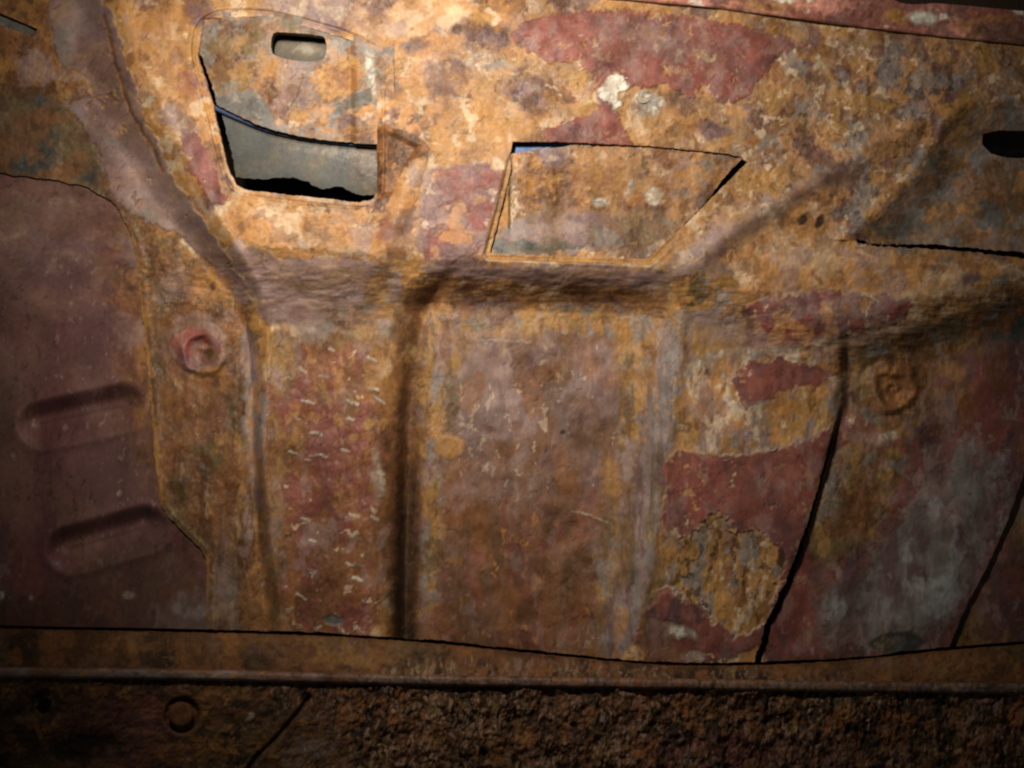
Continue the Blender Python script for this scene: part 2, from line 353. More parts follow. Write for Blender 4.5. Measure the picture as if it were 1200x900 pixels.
xC = [(0,118),(60,128),(120,152),(200,192),(300,258),(345,288),(420,304),(500,302),(600,308),(745,322),(800,326)]
seam = [(480,985),(500,979),(590,955),(620,946),(680,924),(720,906),(775,889),(810,880)]
seam2 = [(400,1240),(555,1200),(640,1168),(720,1128),(760,1112),(820,1090)]
def H_panel(x, y):
    wob = 2.5*fbm(x, y, 70, 3, 2)+1.2*fbm(x, y, 30, 7, 2)
    # upper plate
    up = 38+0*x
    up = up-7*np.exp(-((y-150)/90.)**2)*sst(560, 480, x)*sst(430, 470, x)      # dip beside the first opening
    up = up+(4.5*np.exp(-(np.abs(x-(490-(y-185)*.38))/13)**2)-1.5*np.exp(-(np.abs(x-(516-(y-185)*.30))/18)**2))*sst(170, 195, y)*sst(345, 300, y)
    # crease rising to the right from the second opening
    cl = spoly(x, y, [(770,345),(860,268),(960,208),(1060,150),(1140,118),(1300,60),(1400,500),(700,500)])
    up = up+7*np.exp(-(cl/14)**2)*sst(770, 830, x)*(1-sst(1080, 1180, x))-5*sst(0, -50, cl)
    # right hand depression with its fold
    d3 = spoly(x, y, [(994,286),(1030,255),(1078,205),(1104,160),(1132,126),(1300,110),(1300,700),(1000,700)])
    above = y < curve(x, [(990,282),(1090,290),(1200,300),(1300,305)])
    up = up+np.where(above, -13*sst(10, -46, d3), 0)+4*np.exp(-((d3-6)/9)**2)*above
    up = up+12*np.where(~above, sst(60, 0, y-290)*sst(980, 1020, x), 0)*.5
    # dark parallelogram dent
    dp = spoly(x, y, [(441,146),(494,171),(464,230),(441,232)]); up = up-5*sst(1, -7, dp)
    # rim around openings
    m = spoly(x, y, OPEN1); up = up-2.2*sst(11, 8, m)-1.6*np.exp(-((m-9)/1.6)**2)
    m = spoly(x, y, OPEN2); lo_ = sst(178, 190, y)*sst(800, 770, x); up = up-(2.0*sst(1, -1, m)+1.8*np.exp(-(m/1.4)**2)-1.0*np.exp(-((m-4)/2)**2))*lo_
    # lower ribs
    xl = curve(y, [(280,560),(320,520),(350,498),(390,482),(450,474),(600,468),(760,466),(820,466)])
    xr = curve(y, [(300,800),(350,782),(450,768),(600,748),(760,722),(820,716)])
    rib1 = 6+0*x; rec = -17+0*x; rib2 = 9-6*sst(800, 1000, x)
    low = rib1+(rec-rib1)*sst(-30, 16, x-xl)
    low = low-(5+24*sst(390, 640, y))*np.exp(-((x-xl-9)/11.)**2)
    low = low+(rib2-rec)*sst(-38, 22, x-xr)
    low = low+3.5*np.exp(-((x-xr-24)/9.)**2)
    # right hand face behind the seam
    xs = curve(y, seam)
    tr = sst(-2, 2, x-xs)
    soft = sst(-18, 14, x-curve(y, [(380,1010),(410,1000),(480,985),(500,979),(820,880)]))
    k = sst(470, 510, y)
    low = low+(-13-(8*(x-950)/250.))*(tr*k+soft*(1-k))-9*np.exp(-((x-xs-8)/8)**2)*(1-k)
    # fold between upper plate and the lower ribs
    yb = curve(x, [(0,330),(290,330),(380,338),(450,335),(500,330),(560,334),(700,340),(790,344),(860,362),(940,398),(1000,402),(1080,384),(1200,350),(1300,330)])
    wd = curve(x, [(0,40),(300,46),(430,46),(490,40),(560,34),(760,34),(820,40),(940,40),(1080,44),(1200,44)])
    f = sst(-1, 1, (y-yb)/wd)
    h = up+(low-up)*f
    h = h+4*np.exp(-((y-yb+wd)/12)**2)*sst(270, 330, x)*(1-sst(470, 500, x))
    # flange to the left of the crease
    xc = curve(y, xC); q = xc-x
    fl = -15-5*sst(0, 130, q)
    fl = fl-5*np.exp(-((q-10)/9)**2)*sst(330, 400, y)
    wq = curve(y, [(0,34),(150,40),(300,28),(420,12),(760,10)])
    g = sst(-1, 1, q/wq)
    tl = -6*sst(0, 120, -(y-170)*0+q)*0
    h = h+(fl-h)*g
    h = h+3*np.exp(-((x-xc-wq*.9)/7)**2)*sst(60, 200, y)
    # upper-left corner bends back down towards the ribbed sheet
    h = h-5*sst(110, 215, y)*sst(150, 60, x)
    # rolled outer edge of flange
    h = h+1.6*np.exp(-((x-flange_left(y)-6)/4)**2)*(y > 262)
    # round bosses
    for bx, by, br, bh in ((236,412,34,5),(1046,455,36,6)):
        r = np.sqrt((x-bx)**2+((y-by)*1.06)**2)+4*fbm(x, y, 26, 5, 3)
        h = h+bh*np.exp(-((r-br*.66)/7)**2)-bh*.25*np.exp(-(r/11)**2)+1.0*np.sin(r*.5+np.arctan2(y-by, x-bx)*1.)*np.exp(-(r/br)**2)
    r = np.hypot(x-247, y-337); h = h-3.5*np.exp(-(r/8)**2)
    # crinkled skin along creases
    h = h+1.3*fbm(x, y, 10, 4, 3, .6, .7, 3.2)*np.exp(-((x-xc)/30)**2)*sst(250, 350, y)
    h = h+1.2*fbm(x, y, 10, 6, 3, .6, .7, 3)*np.exp(-((x-xr)/34)**2)*sst(350, 420, y)
    h = h+1.1*fbm(x, y, 9, 2, 3, .6, 2.6, .8)*np.exp(-((y-yb)/34)**2)
    return h+wob

ZP = [
 # --- upper plate, left to right
 ('tan', [(830,30),(1260,40),(1260,300),(980,300),(900,280),(850,200),(880,130)], 40, 14),
 ('ochre', [(560,60),(760,120),(860,130),(880,180),(700,150),(540,120)], 30, 12),
 ('brightochre', [(470,0),(560,0),(540,60),(500,90),(440,60)], 26, 12),
 ('maroon', [(602,32),(650,12),(800,14),(880,38),(952,50),(905,66),(898,88),(868,118),(838,124),(800,108),(765,98),(735,102),(722,120),(725,145),(745,168),(765,174),(635,168),(645,148),(680,135),(700,128),(703,105),(690,80),(640,70),(608,60)], 4, 7, .8),
 ('lilac', ('ell',762,44,54,16,8), 34, 12, .4, 0, .55),
 ('purple', ('ell',574,42,34,13,5), 16, 8), ('pale', ('ell',566,72,26,10,10), 16, 8, 0, 0, .7),
 ('purple', ('ell',618,110,24,15,20), 14, 8), ('purple', ('ell',512,96,13,28,-20), 14, 8, 0, 0, .85),
 ('tan', ('ell',662,98,38,22,0), 14, 6), ('purple', ('ell',486,54,16,9,0), 8, 5), ('purple', ('ell',455,100,14,15,0), 12, 6, 0, 0, .7),
 ('brown', ('ell',538,34,8,6,0), 5, 4), ('purple', ('ell',536,78,9,8,0), 5, 4), ('brown', ('ell',668,116,8,5,0), 4, 3),
 ('white', [(711,92),(722,86),(735,94),(738,108),(725,111),(722,128),(712,116),(702,114)], 3, 6, 1.0, .6),
 ('pale', ('ell',757,120,20,14,10), 9, 6, .6), ('orange', ('ell',812,144,22,9,-10), 14, 6), ('orange', ('ell',882,165,9,5,0), 4, 3),
 ('purple', ('ell',832,150,20,11,10), 10, 6), ('purple', ('ell',990,206,9,8,0), 5, 4), ('brown', ('ell',952,190,8,4,0), 4, 3),
 ('lilac', [(776,306),(850,262),(930,222),(975,196),(1020,186),(1010,204),(960,226),(905,262),(850,292),(800,312)], 16, 8, .3, 0, .85),
 ('brightochre', [(905,255),(935,238),(975,262),(1010,296),(1100,302),(1215,312),(1215,346),(1100,346),(1060,352),(960,340),(910,346),(865,340),(858,310),(880,290)], 12, 10, .5),
 ('dark', ('ell',941,257,5,7,40), 3, 3), ('dark', ('ell',961,260,5,9,20), 3, 3), ('purple', ('ell',1140,325,12,6,0), 6, 4), ('pale', ('ell',1170,330,10,5,0), 5, 4),
 ('maroon', [(840,36),(880,34),(952,50),(905,70),(850,62)], 8, 8, .6, 0, .8),
 ('greytan', [(1004,282),(1035,252),(1080,208),(1108,160),(1140,128),(1260,118),(1260,302),(1150,296),(1060,288)], 12, 6),
 ('olive', [(1110,150),(1132,132),(1146,150),(1118,210),(1080,236),(1060,250),(1075,215)], 12, 7, 0, 0, .8),
 ('rust', ('ell',1148,220,32,13,10), 14, 7, 0, 0, .8), ('grey', ('ell',1060,272,40,14,0), 10, 6) if False else ('slate', ('ell',1058,270,46,17,-4), 14, 7, 0, 0, .4),
 ('lilac', ('ell',1170,288,34,12,0), 10, 5, 0, 0, .7),
 # near the first opening
 ('lilac', ('ell',372,8,50,16,0), 20, 10), ('maroondark', ('ell',390,30,22,9,15), 6, 6, .5), ('purple', ('ell',234,12,20,18,10), 8, 6, .4),
 ('maroon', ('ell',218,98,14,14,0), 8, 6, .3), ('purple', ('ell',208,66,8,10,0), 5, 5),
 ('orange', [(150,30),(205,0),(225,20),(215,60),(232,120),(215,120),(175,80)], 14, 10, 0, 0, .55),
 ('maroon', [(212,150),(238,160),(256,205),(268,240),(250,242),(232,220),(218,190)], 6, 7, .5), ('lilac', ('ell',208,142,22,14,35), 9, 6, .3),
 ('lilac', ('ell',352,22,60,20,0), 22, 10, .2, 0, .8), ('brown', [(436,144),(470,150),(506,168),(498,192),(480,226),(462,238),(436,236)], 3, 3, 0), ('brown', ('ell',1000,205,1,1,0), 1, 1),
 ('brightochre', [(262,244),(450,250),(440,302),(400,300),(350,286),(300,292),(268,276)], 8, 8, .4),
 ('brightochre', [(452,232),(492,178),(500,200),(480,250),(446,312),(430,290)], 6, 6, .3),
 ('lilacst', [(500,190),(600,194),(584,250),(572,310),(520,314),(488,302),(490,240)], 8, 6, .2), ('maroonlilac', [(508,192),(594,194),(584,240),(570,306),(520,312),(492,300),(498,230)], 5, 6, .6),
 ('maroon', [(508,194),(592,196),(588,222),(548,232),(512,222)], 10, 7, .4, 0, .8),
 ('purple', [(468,250),(488,240),(482,300),(452,318),(456,280)], 10, 6, 0, 0, .7), ('maroon', ('ell',450,268,10,14,0), 8, 5, 0, 0, .7),
 ('lilacst', [(262,280),(310,296),(400,304),(470,312),(470,360),(440,384),(340,392),(305,370),(282,330)], 10, 8, .3),
 ('lilacst', [(490,306),(570,308),(700,314),(790,314),(850,300),(860,330),(800,345),(700,336),(500,326)], 10, 6, .2),
 ('gold', ('line', [(594,206),(578,262),(571,297),(575,301),(759,306),(772,298)], 3.5), 3, 2), ('pale', ('line', [(596,186),(586,222),(574,262),(567,300),(572,306),(762,311),(774,302),(792,284)], .9), 1.6, 1.5, .2, 0, .55),
 ('brightochre', ('line', [(254,120),(268,198),(278,216),(290,223),(420,238),(436,236)], 4), 3, 3), ('pale', ('line', [(285,219),(350,224),(425,233)], 1.5), 2, 2, .2, 0, .6),
 # --- diagonal fold on the left
 ('rust', [(-30,-20),(90,-20),(110,60),(100,120),(-30,130)], 20, 14),
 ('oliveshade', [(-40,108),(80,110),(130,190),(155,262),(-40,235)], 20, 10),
 ('lilacsm', [(60,-12),(128,-12),(150,90),(196,196),(256,284),(292,344),(284,372),(262,330),(226,284),(178,262),(140,244),(118,190),(96,150),(80,128),(84,116),(118,106),(84,84),(64,60),(58,20)], 4, 5, 1.0, .3),
 ('brown', ('line', [(122,20),(134,66),(146,112),(166,152),(192,200)], 2), 4, 3, -.4), ('brown', ('line', [(84,118),(100,112),(126,112),(140,120)], 1), 3, 3, -.4),
 ('brightochre', ('line', [(142,0),(152,40),(160,66),(176,100),(190,120)], 4), 6, 5), ('brightochre', ('line', [(200,150),(210,190),(236,240),(262,280)], 3), 6, 5, 0, 0, .7),
 ('flange', [(128,236),(160,250),(220,290),(262,330),(290,380),(270,400),(160,300),(146,262)], 12, 8), 
 # --- flange
 ('flange', [(140,262),(280,350),(308,400),(312,760),(236,760),(170,560)], 14, 8),
 ('lilac', ('ell',206,332,22,18,0), 16, 9, .3, 0, .55), ('orange', ('ell',248,338,24,22,0), 14, 8, 0, 0, .75), ('dark', ('ell',249,336,4,5,0), 4, 3, 0, 0, .8),
 ('taupe', [(186,410),(196,380),(222,366),(258,378),(272,420),(240,438),(196,440)], 10, 6, .2, 0, .7),
 ('maroon', [(200,402),(208,388),(232,382),(256,396),(264,416),(240,432),(212,434),(202,420)], 5, 4, .5, .3),
 ('tan', ('line', [(232,424),(230,410),(240,404),(252,408),(258,422)], 2), 4, 2, .4, 0, .4), ('olive', ('ell',246,416,8,7,0), 4, 2),
 ('orange', ('ell',250,446,22,12,0), 10, 6, 0, 0, .7), ('dbrown', ('ell',1,1,1,1,0), 1, 1) if False else ('brown', ('ell',250,448,8,6,0), 5, 4),
 ('redrib', [(180,450),(240,448),(268,480),(250,520),(200,530),(184,490)], 22, 8, .2, 0, .6),
 ('lilacv', [(282,380),(300,390),(314,460),(312,520),(318,600),(300,600),(288,520),(286,440)], 8, 6, .2),
 ('grey', ('ell',1,1,1,1,0), 1, 1) if False else ('lilacv', ('ell',264,690,16,56,0), 16, 8, .2, 0, .6),
 ('gold', ('line', [(154,275),(164,340),(172,420),(180,500),(190,590)], 2.2), 5, 3, .3), ('gold', ('line', [(242,650),(243,700),(245,740)], 2), 4, 3, .3, 0, .7),
 ('rust', [(150,270),(166,290),(176,470),(166,480),(150,420)], 10, 6, 0, 0, .6),
 # --- first rib
 ('redrib', [(314,400),(460,400),(462,760),(326,760),(310,560)], 14, 8),
 ('edge', [(312,384),(350,392),(356,440),(330,480),(314,440)], 12, 8, 0, 0, .85), ('edge', [(312,470),(332,500),(330,620),(336,750),(318,750),(308,600)], 14, 8, 0, 0, .7),
 ('olive', [(350,372),(470,360),(468,400),(400,410),(350,402)], 18, 9, 0, 0, .8), ('edge', [(430,318),(474,300),(470,380),(452,400),(424,372)], 16, 8, 0, 0, .8),
 ('rust', [(430,400),(462,400),(458,620),(440,720),(436,520)], 14, 8, 0, 0, .8), ('gold', ('ell',432,497,7,6,0), 4, 3), ('gold', ('ell',414,512,6,5,0), 4, 3, 0, 0, .7),
 ('slate', ('ell',391,727,12,6,0), 4, 2, -2.2), ('pale', ('ell',444,560,7,24,-6), 8, 5, 0, 0, .55), ('lilac', ('ell',405,470,24,14,0), 18, 8, 0, 0, .25),
 # --- groove and central recess
 ('taupe', [(488,350),(780,352),(752,600),(724,780),(480,780),(484,500)], 12, 6),
 ('taupedark', [(500,592),(560,560),(640,600),(720,590),(700,780),(480,780),(486,640)], 60, 20),
 ('edge', [(486,360),(540,366),(620,360),(760,356),(770,400),(740,560),(728,700),(720,770),(700,770),(700,640),(724,520),(728,420),(700,384),(600,392),(556,400),(532,440),(536,530),(520,560),(512,740),(490,700),(490,500)], 16, 8),
 ('spot', ('ell',526,522,15,15,0), 7, 5, .8), ('gold', ('ell',512,494,9,20,0), 10, 6), ('orange', ('ell',748,440,16,12,0), 8, 6, 0, 0, .7), ('gold', ('ell',714,560,12,22,0), 12, 7, 0, 0, .8),
 ('purple', ('ell',616,424,18,26,0), 22, 8, 0, 0, .8), ('rust', ('ell',646,436,16,10,0), 12, 6, 0, 0, .6), ('lilac', ('ell',590,402,50,10,0), 22, 8, 0, 0, .8),
 ('pale', ('line', [(556,399),(590,397),(622,400)], 1), 4, 3, .3, 0, .6), ('dark', ('ell',660,507,3,3,0), 2.5, 1, -1.2, 0, .8), ('purple', ('ell',573,506,7,5,0), 5, 3, -.8), ('purple', ('ell',584,374,16,8,0), 10, 5),
 ('brown', [(478,330),(520,318),(560,338),(660,346),(720,340),(790,346),(790,356),(700,360),(600,358),(540,350),(510,352),(486,372)], 16, 8, -.3, 0, .65),
 ('brown', [(476,332),(512,322),(516,346),(496,380),(490,470),(488,620),(456,620),(458,470),(462,380)], 22, 7, -.3, 0, .75),
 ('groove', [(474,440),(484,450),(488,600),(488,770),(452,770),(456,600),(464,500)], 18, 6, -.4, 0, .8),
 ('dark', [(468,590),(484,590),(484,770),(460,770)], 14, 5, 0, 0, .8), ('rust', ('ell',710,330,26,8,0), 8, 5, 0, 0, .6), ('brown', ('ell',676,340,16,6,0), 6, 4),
 # --- wall on the right of the recess
 ('lilacv', [(772,372),(802,380),(790,520),(772,620),(762,700),(740,770),(700,770),(716,700),(736,600),(752,500),(768,430)], 10, 7, .2),
 ('edge', [(724,580),(744,560),(738,660),(724,700),(710,700)], 12, 6, 0, 0, .7),
 # --- second rib
 ('edge', [(790,310),(860,320),(876,400),(812,430),(786,380)], 20, 10),
 ('maroon', [(780,528),(850,536),(936,520),(985,494),(962,590),(930,690),(890,776),(730,776),(770,680),(780,600)], 7, 6, .7),
 ('mix', [(786,440),(815,418),(850,410),(992,404),(982,480),(976,500),(940,520),(850,536),(815,526),(792,500)], 5, 7, 0, .55),
 ('maroon', [(858,452),(868,428),(900,420),(950,424),(978,432),(965,450),(930,455),(900,462),(880,480),(866,470)], 7, 6, .4), ('pale', ('line', [(806,436),(830,418),(870,412),(930,410)], 5), 9, 5, .2, 0, .7),
 ('orange', ('ell',920,478,20,9,0), 9, 6), ('lilac', ('ell',822,470,18,22,0), 16, 8, 0, 0, .6),
 ('maroonlilac', [(866,352),(905,350),(925,346),(960,340),(1010,342),(1076,352),(1062,376),(1000,392),(940,406),(876,408),(866,392),(900,380)], 6, 7, .6, .2),
 ('lilacst', [(800,356),(870,376),(900,400),(1000,394),(1060,376),(1110,378),(1000,408),(880,410),(810,400)], 16, 8, .2, 0, .7),
 ('grain', [(752,700),(768,672),(776,636),(800,630),(822,612),(846,604),(858,622),(884,620),(908,634),(919,662),(908,690),(906,722),(890,742),(856,746),(836,728),(812,700),(786,690)], 3, 11, -.9, .9),
 ('edge', [(764,660),(780,620),(800,632),(776,690),(776,740),(830,772),(740,772)], 14, 7, 0, 0, .75),
 ('maroondark', [(752,724),(772,698),(812,704),(842,744),(820,752),(790,732)], 5, 5, .5), ('pale', ('ell',800,742,18,7,20), 6, 4, .3), ('red', ('ell',1,1,1,1,0), 1, 1) if False else ('maroon', ('ell',806,756,16,9,0), 5, 4), ('pale', ('ell',812,768,14,5,0), 5, 4, 0, 0, .6), ('dark', ('ell',915,655,5,12,8), 3, 3),
 # --- right face
 ('plum', [(1000,400),(1060,396),(1110,372),(1260,344),(1260,790),(884,790),(905,720),(950,600),(982,490)], 8, 6),
 ('olive', [(990,424),(1010,404),(1064,390),(1110,374),(1180,352),(1206,356),(1150,400),(1100,424),(1086,500),(1040,540),(992,510)], 14, 8),
 ('slaterust', [(1070,396),(1140,366),(1210,350),(1250,350),(1250,400),(1150,400)], 16, 8),
 ('maroonlilac', [(986,480),(1040,505),(1070,515),(1040,526),(1000,524),(984,510)], 8, 5, .2, 0, .8), ('pale', ('ell',1044,510,9,5,-5), 4, 2, .4),
 ('flange', [(1006,432),(1030,414),(1062,416),(1080,446),(1070,488),(1030,498),(1008,470)], 8, 5),
 ('gold', ('ell',1118,434,16,10,0), 8, 5, 0, 0, .6), ('rust', ('ell',1116,474,20,30,10), 16, 8, 0, 0, .7),
 ('olive', [(966,546),(986,520),(1030,522),(1070,536),(1040,600),(1010,640),(975,664),(944,656)], 10, 8), ('brown', ('ell',1006,596,22,30,30), 16, 7), ('gold', ('line', [(972,536),(962,575),(950,620)], 4), 8, 5, 0, 0, .7),
 ('greymot', [(1090,560),(1130,500),(1170,560),(1190,580),(1150,660),(1112,750),(950,768),(965,700),(1020,650),(1060,600)], 40, 18, .3),
 ('maroon', [(922,680),(945,660),(960,720),(948,768),(895,774)], 10, 6, .3), ('slate', ('ell',1050,754,32,13,-3), 3, 3, -.6),
]
_r = np.random.RandomState(9)
for i in range(34):                                                   # pale scratches on the first rib, all running one way
    _x, _y = _r.uniform(335, 446), _r.uniform(480, 745) if i > 8 else _r.uniform(405, 480)
    _l = _r.uniform(4, 14); _a = _r.normal(.38, .18); _p = [(_x, _y), (_x+_l*.5*math.cos(_a), _y+_l*.5*math.sin(_a)+_r.uniform(-.8, .8)), (_x+_l*math.cos(_a), _y+_l*math.sin(_a))]
    ZP.append(('pale', ('line', _p, _r.uniform(.6, 2.0)), 1.8, 2.0, .7, 0, _r.uniform(.5, .95)))
ZP.append(('pale', ('line', [(670,600),(690,603),(712,612)], 1.0), 2, 1.5, .4, 0, .6))
def P_panel(x, y):
    return paint(x, y, 'ochre', ZP, 0)
def part_panel(x, y):
    # which pressed feature of the sheet each cell belongs to
    lab = np.zeros(x.shape, int)                                    # 0 upper plate
    xc = curve(y, xC); yb = curve(x, [(0,330),(290,350),(450,352),(500,335),(700,346),(790,350),(860,372),(940,402),(1000,404),(1080,386),(1200,350),(1300,330)])
    low = y > yb
    xl = curve(y, [(280,560),(320,520),(350,498),(390,482),(450,474),(600,468),(760,466),(820,466)]); xr = curve(y, [(300,800),(350,782),(450,768),(600,748),(760,722),(820,716)])
    lab[low & (x < xl-18)] = 1                                       # left rib
    lab[low & (x >= xl-18) & (x < xl+20)] = 2                        # groove
    lab[low & (x >= xl+20) & (x < xr-30)] = 3                        # recess
    lab[low & (x >= xr-30) & (x < xr+28)] = 4                        # slanting wall
    lab[low & (x >= xr+28)] = 5                                      # right rib
    sm = curve(y, [(380,1010),(410,1000),(480,985),(500,979),(590,955),(620,946),(680,924),(720,906),(775,889),(810,880)])
    lab[low & (x >= sm)] = 6
    lab[x < xc] = 7
    lab[np.hypot(x-236, y-412) < 36] = 8
    lab[np.hypot(x-1046, y-455) < 38] = 9
    d3 = spoly(x, y, [(994,286),(1030,255),(1078,205),(1104,160),(1132,126),(1300,110),(1300,306),(1150,296),(1060,288)])
    lab[d3 < 0] = 10
    return lab
panel = empty('inner_body_panel', 600, 776, 0, 'large rusty pressed steel panel with ochre rust, maroon paint and three cut openings', 'body panel')
yb_edge = [(-110,730),(0,734),(240,739),(400,744),(500,751),(650,766),(780,777),(890,777),(1000,771),(1120,759),(1200,753),(1260,750),(1320,747)]
def cut_left(x, y): return (x-flange_left(y)+1.2*fbm(x, y, 12, 5, 3))*.98
def cut_left_top(x, y):
    e = curve(x, [(-60,196),(0,203),(60,211),(112,225),(140,248),(152,275),(160,320)])
    return np.where((x < 160) & (y < 300), np.minimum(9e3, e-y+1.5*fbm(x, y, 16, 2, 2)), 50)
def cut_seam(x, y):
    xs = curve(y, seam); wd = curve(y, [(488,0),(505,.8),(600,1.8),(660,3),(700,4),(775,4),(820,4)])
    return np.where(y > 486, np.abs(x-xs+1.3*fbm(x*.2, y, 12, 4, 3)*1.4+fbm(x*0, y, 22, 8, 3)*1.5)-wd, 50)
def cut_seam2(x, y): return curve(y, seam2)-x+.8*fbm(x, y, 12, 4, 2)
def cut_bottom(x, y): return curve(x, yb_edge)-1.3-y+1.5*fbm(x, y*0, 26, 4, 4, .65)
def cut_top(x, y):
    return y-curve(x, [(-60,-40),(700,-40),(760,2),(830,8),(900,17),(1000,30),(1100,42),(1200,52),(1260,58)])
def cut_tl(x, y): return spoly(x, y, [(-95,-25),(44,34),(40,44),(-95,-8)])
cuts = [rough_poly(OPEN1, .9, 9, 2, 1), lambda x, y: rough_poly(OPEN2, .6, 8, 5, 0)(x, y)+5*sst(180, 200, y)*sst(830, 760, x), rough_poly(SLIT3, 1.4, 8, 6), rough_poly(SLOT3, .6, 10, 3, 2),
        lambda x, y: np.where(y > 262, cut_left(x, y), 50), cut_left_top, cut_seam, cut_seam2, cut_bottom, cut_top, cut_tl]
OPEN1 = chaikin(OPEN1, 2, .22); SLOT3 = chaikin(SLOT3, 2, .2)
near = lambda P, r: (lambda x, y: np.abs(spoly(x, y, P)) < r)
sheet(-100, 1300, -40, 790, 1.3, H_panel, P_panel, cuts, (part_panel, ['upper_plate', ('pressed_rib', 'narrow rib of red and brown rust with pale scratches'), ('groove', 'deep dark brown groove'), ('recessed_channel', 'flat recessed channel, taupe above and brown below'), ('channel_wall', 'slanting grey lilac wall of the channel'), ('pressed_rib', 'wide rib with maroon paint and an ochre flaked patch'), ('side_face', 'dim plum and grey face beyond the dark seam'), ('side_flange', 'olive brown flange with a pale outer edge'), ('weld_boss', 'round swirled weld mark with maroon paint'), ('weld_boss', 'round brown weld mark in the dim face'), ('dented_corner', 'grey olive dished corner with a dark slot')]),
      panel, M['rusty'], 3.0,
      [(('opening_rim', 'raw ochre edge of the tall opening with the slot behind'), near(OPEN1, 8), 5.0, 'ochre'), (('opening_rim', 'raw ochre edge of the trapezoid opening'), near(OPEN2, 8), 4.0, 'gold'),
       (('opening_rim', 'ragged dark edge of the torn slit'), near(SLIT3, 8), 4.0, 'brown'), (('slot_rim', None), near(SLOT3, 8), 7.0, 'olive'),
       (('seam_edge', 'ragged near side edge of the long seam'), lambda x, y: (x-curve(y, seam) <= 0) & (x-curve(y, seam) > -14) & (y > 480) & (y < 781), 4.0, 'dbrown'),
       (('seam_edge', 'far side edge of the long seam'), lambda x, y: (x-curve(y, seam) > 0) & (x-curve(y, seam) < 14) & (y > 480) & (y < 781), 4.0, 'dbrown')])

# ---- top flange at the upper right, the bright light it catches painted in pink
def H_top(x, y):
    e = curve(x, [(700,-4),(760,2),(830,8),(900,17),(1000,30),(1100,42),(1200,52),(1300,62)])
    return 43+.25*(e-y)+3*np.exp(-((y-e+3)/4)**2)+1.2*fbm(x, y, 18, 4, 3)
sheet(700, 1300, -30, 66, 1.5, H_top, lambda x, y: paint(x, y, 'pinkedge', [
        ('white', ('ell',1082,22,16,7,10), 6, 5, .5), ('gold', ('ell',905,8,26,6,5), 8, 5), ('maroon', ('ell',960,20,60,8,8), 12, 8), ('purple', ('ell',1180,42,40,9,8), 12, 6), ('orange', ('ell',1050,20,14,8,10), 9, 5)], 5),
      [lambda x, y: curve(x, [(700,-6),(760,0),(830,6),(900,15),(1000,28),(1100,40),(1200,50),(1300,60)])+2-y,
       lambda x, y: y-curve(x, [(700,-40),(1020,-20),(1050,1),(1100,4),(1200,13),(1260,18)])],
      (lambda x, y: np.zeros(x.shape, int), [('top_flange', 'red flange along the top edge, bright light painted in as pink')]), panel, M['rusty'], 4)

# ================================================================ things behind the openings
back = empty('slotted_backing_plate', 340, 100, -20, 'flaking ochre and grey plate with a small rounded slot, seen through the tall opening', 'plate')
SLOT = [(319,41),(326,38),(376,42),(382,48),(381,66),(374,71),(350,71),(326,66),(318,60)]
arc = [(200,98),(250,121),(280,136),(310,149),(360,161),(410,167),(460,170)]
sheet(222, 462, -10, 180, 1.3, lambda x, y: H_panel(np.clip(x, 250, 425), np.full(y.shape, 40.))-1.2-12*sst(50, 165, y)-7*sst(290, 240, x)*sst(40, 80, y), lambda x, y: paint(x, y, 'greytan', [
        ('olive', [(228,20),(310,18),(318,70),(290,110),(250,110),(230,70)], 18, 8), ('rust', [(300,70),(330,60),(340,100),(330,140),(316,140),(296,110)], 14, 8),
        ('lilac', ('ell',348,96,22,26,0), 12, 7), ('gold', [(360,86),(400,66),(426,70),(424,100),(400,118),(378,116)], 8, 6, .4, .2), ('orange', ('ell',404,94,22,14,0), 10, 6),
        ('slate', [(250,112),(300,104),(316,130),(330,150),(300,146),(256,126)], 8, 5), ('tan', ('ell',346,136,22,12,0), 10, 6), ('orange', ('ell',352,136,10,8,0), 6, 4),
        ('pale', ('line', [(433,60),(436,90),(434,120)], 5), 6, 4, .3), ('ochre', [(396,130),(444,122),(448,168),(390,160)], 9, 5), ('rust', [(400,148),(446,148),(446,170),(400,166)], 9, 5), ('slate', [(398,122),(420,104),(438,100),(436,124),(410,128)], 4, 3, .3, .3),
        ('dark', ('line', [(356,80),(350,108),(340,126),(337,150)], .35), 1.2, 2.5, -.8), ('dark', ('line', [(402,120),(416,106),(436,104)], .3), 1.2, 2.5, -.8), ('dark', ('ell',366,152,3,2,0), 2, 2)], 4),
      [rough_poly(chaikin(SLOT, 1), .4, 9, 2, 1), lambda x, y: np.where(y > 64, x-curve(y, [(60,234),(76,240),(120,254),(160,262)])+fbm(x, y, 8, 5, 2), 50), lambda x, y: curve(x, arc)-y+.7*fbm(x, y, 7, 3, 2)],
      (lambda x, y: np.zeros(x.shape, int), ['plate_face']), back, M['rusty'], 4,
      [(('slot_rim', None), near(SLOT, 6), 9.0, 'slate')], 'slate')

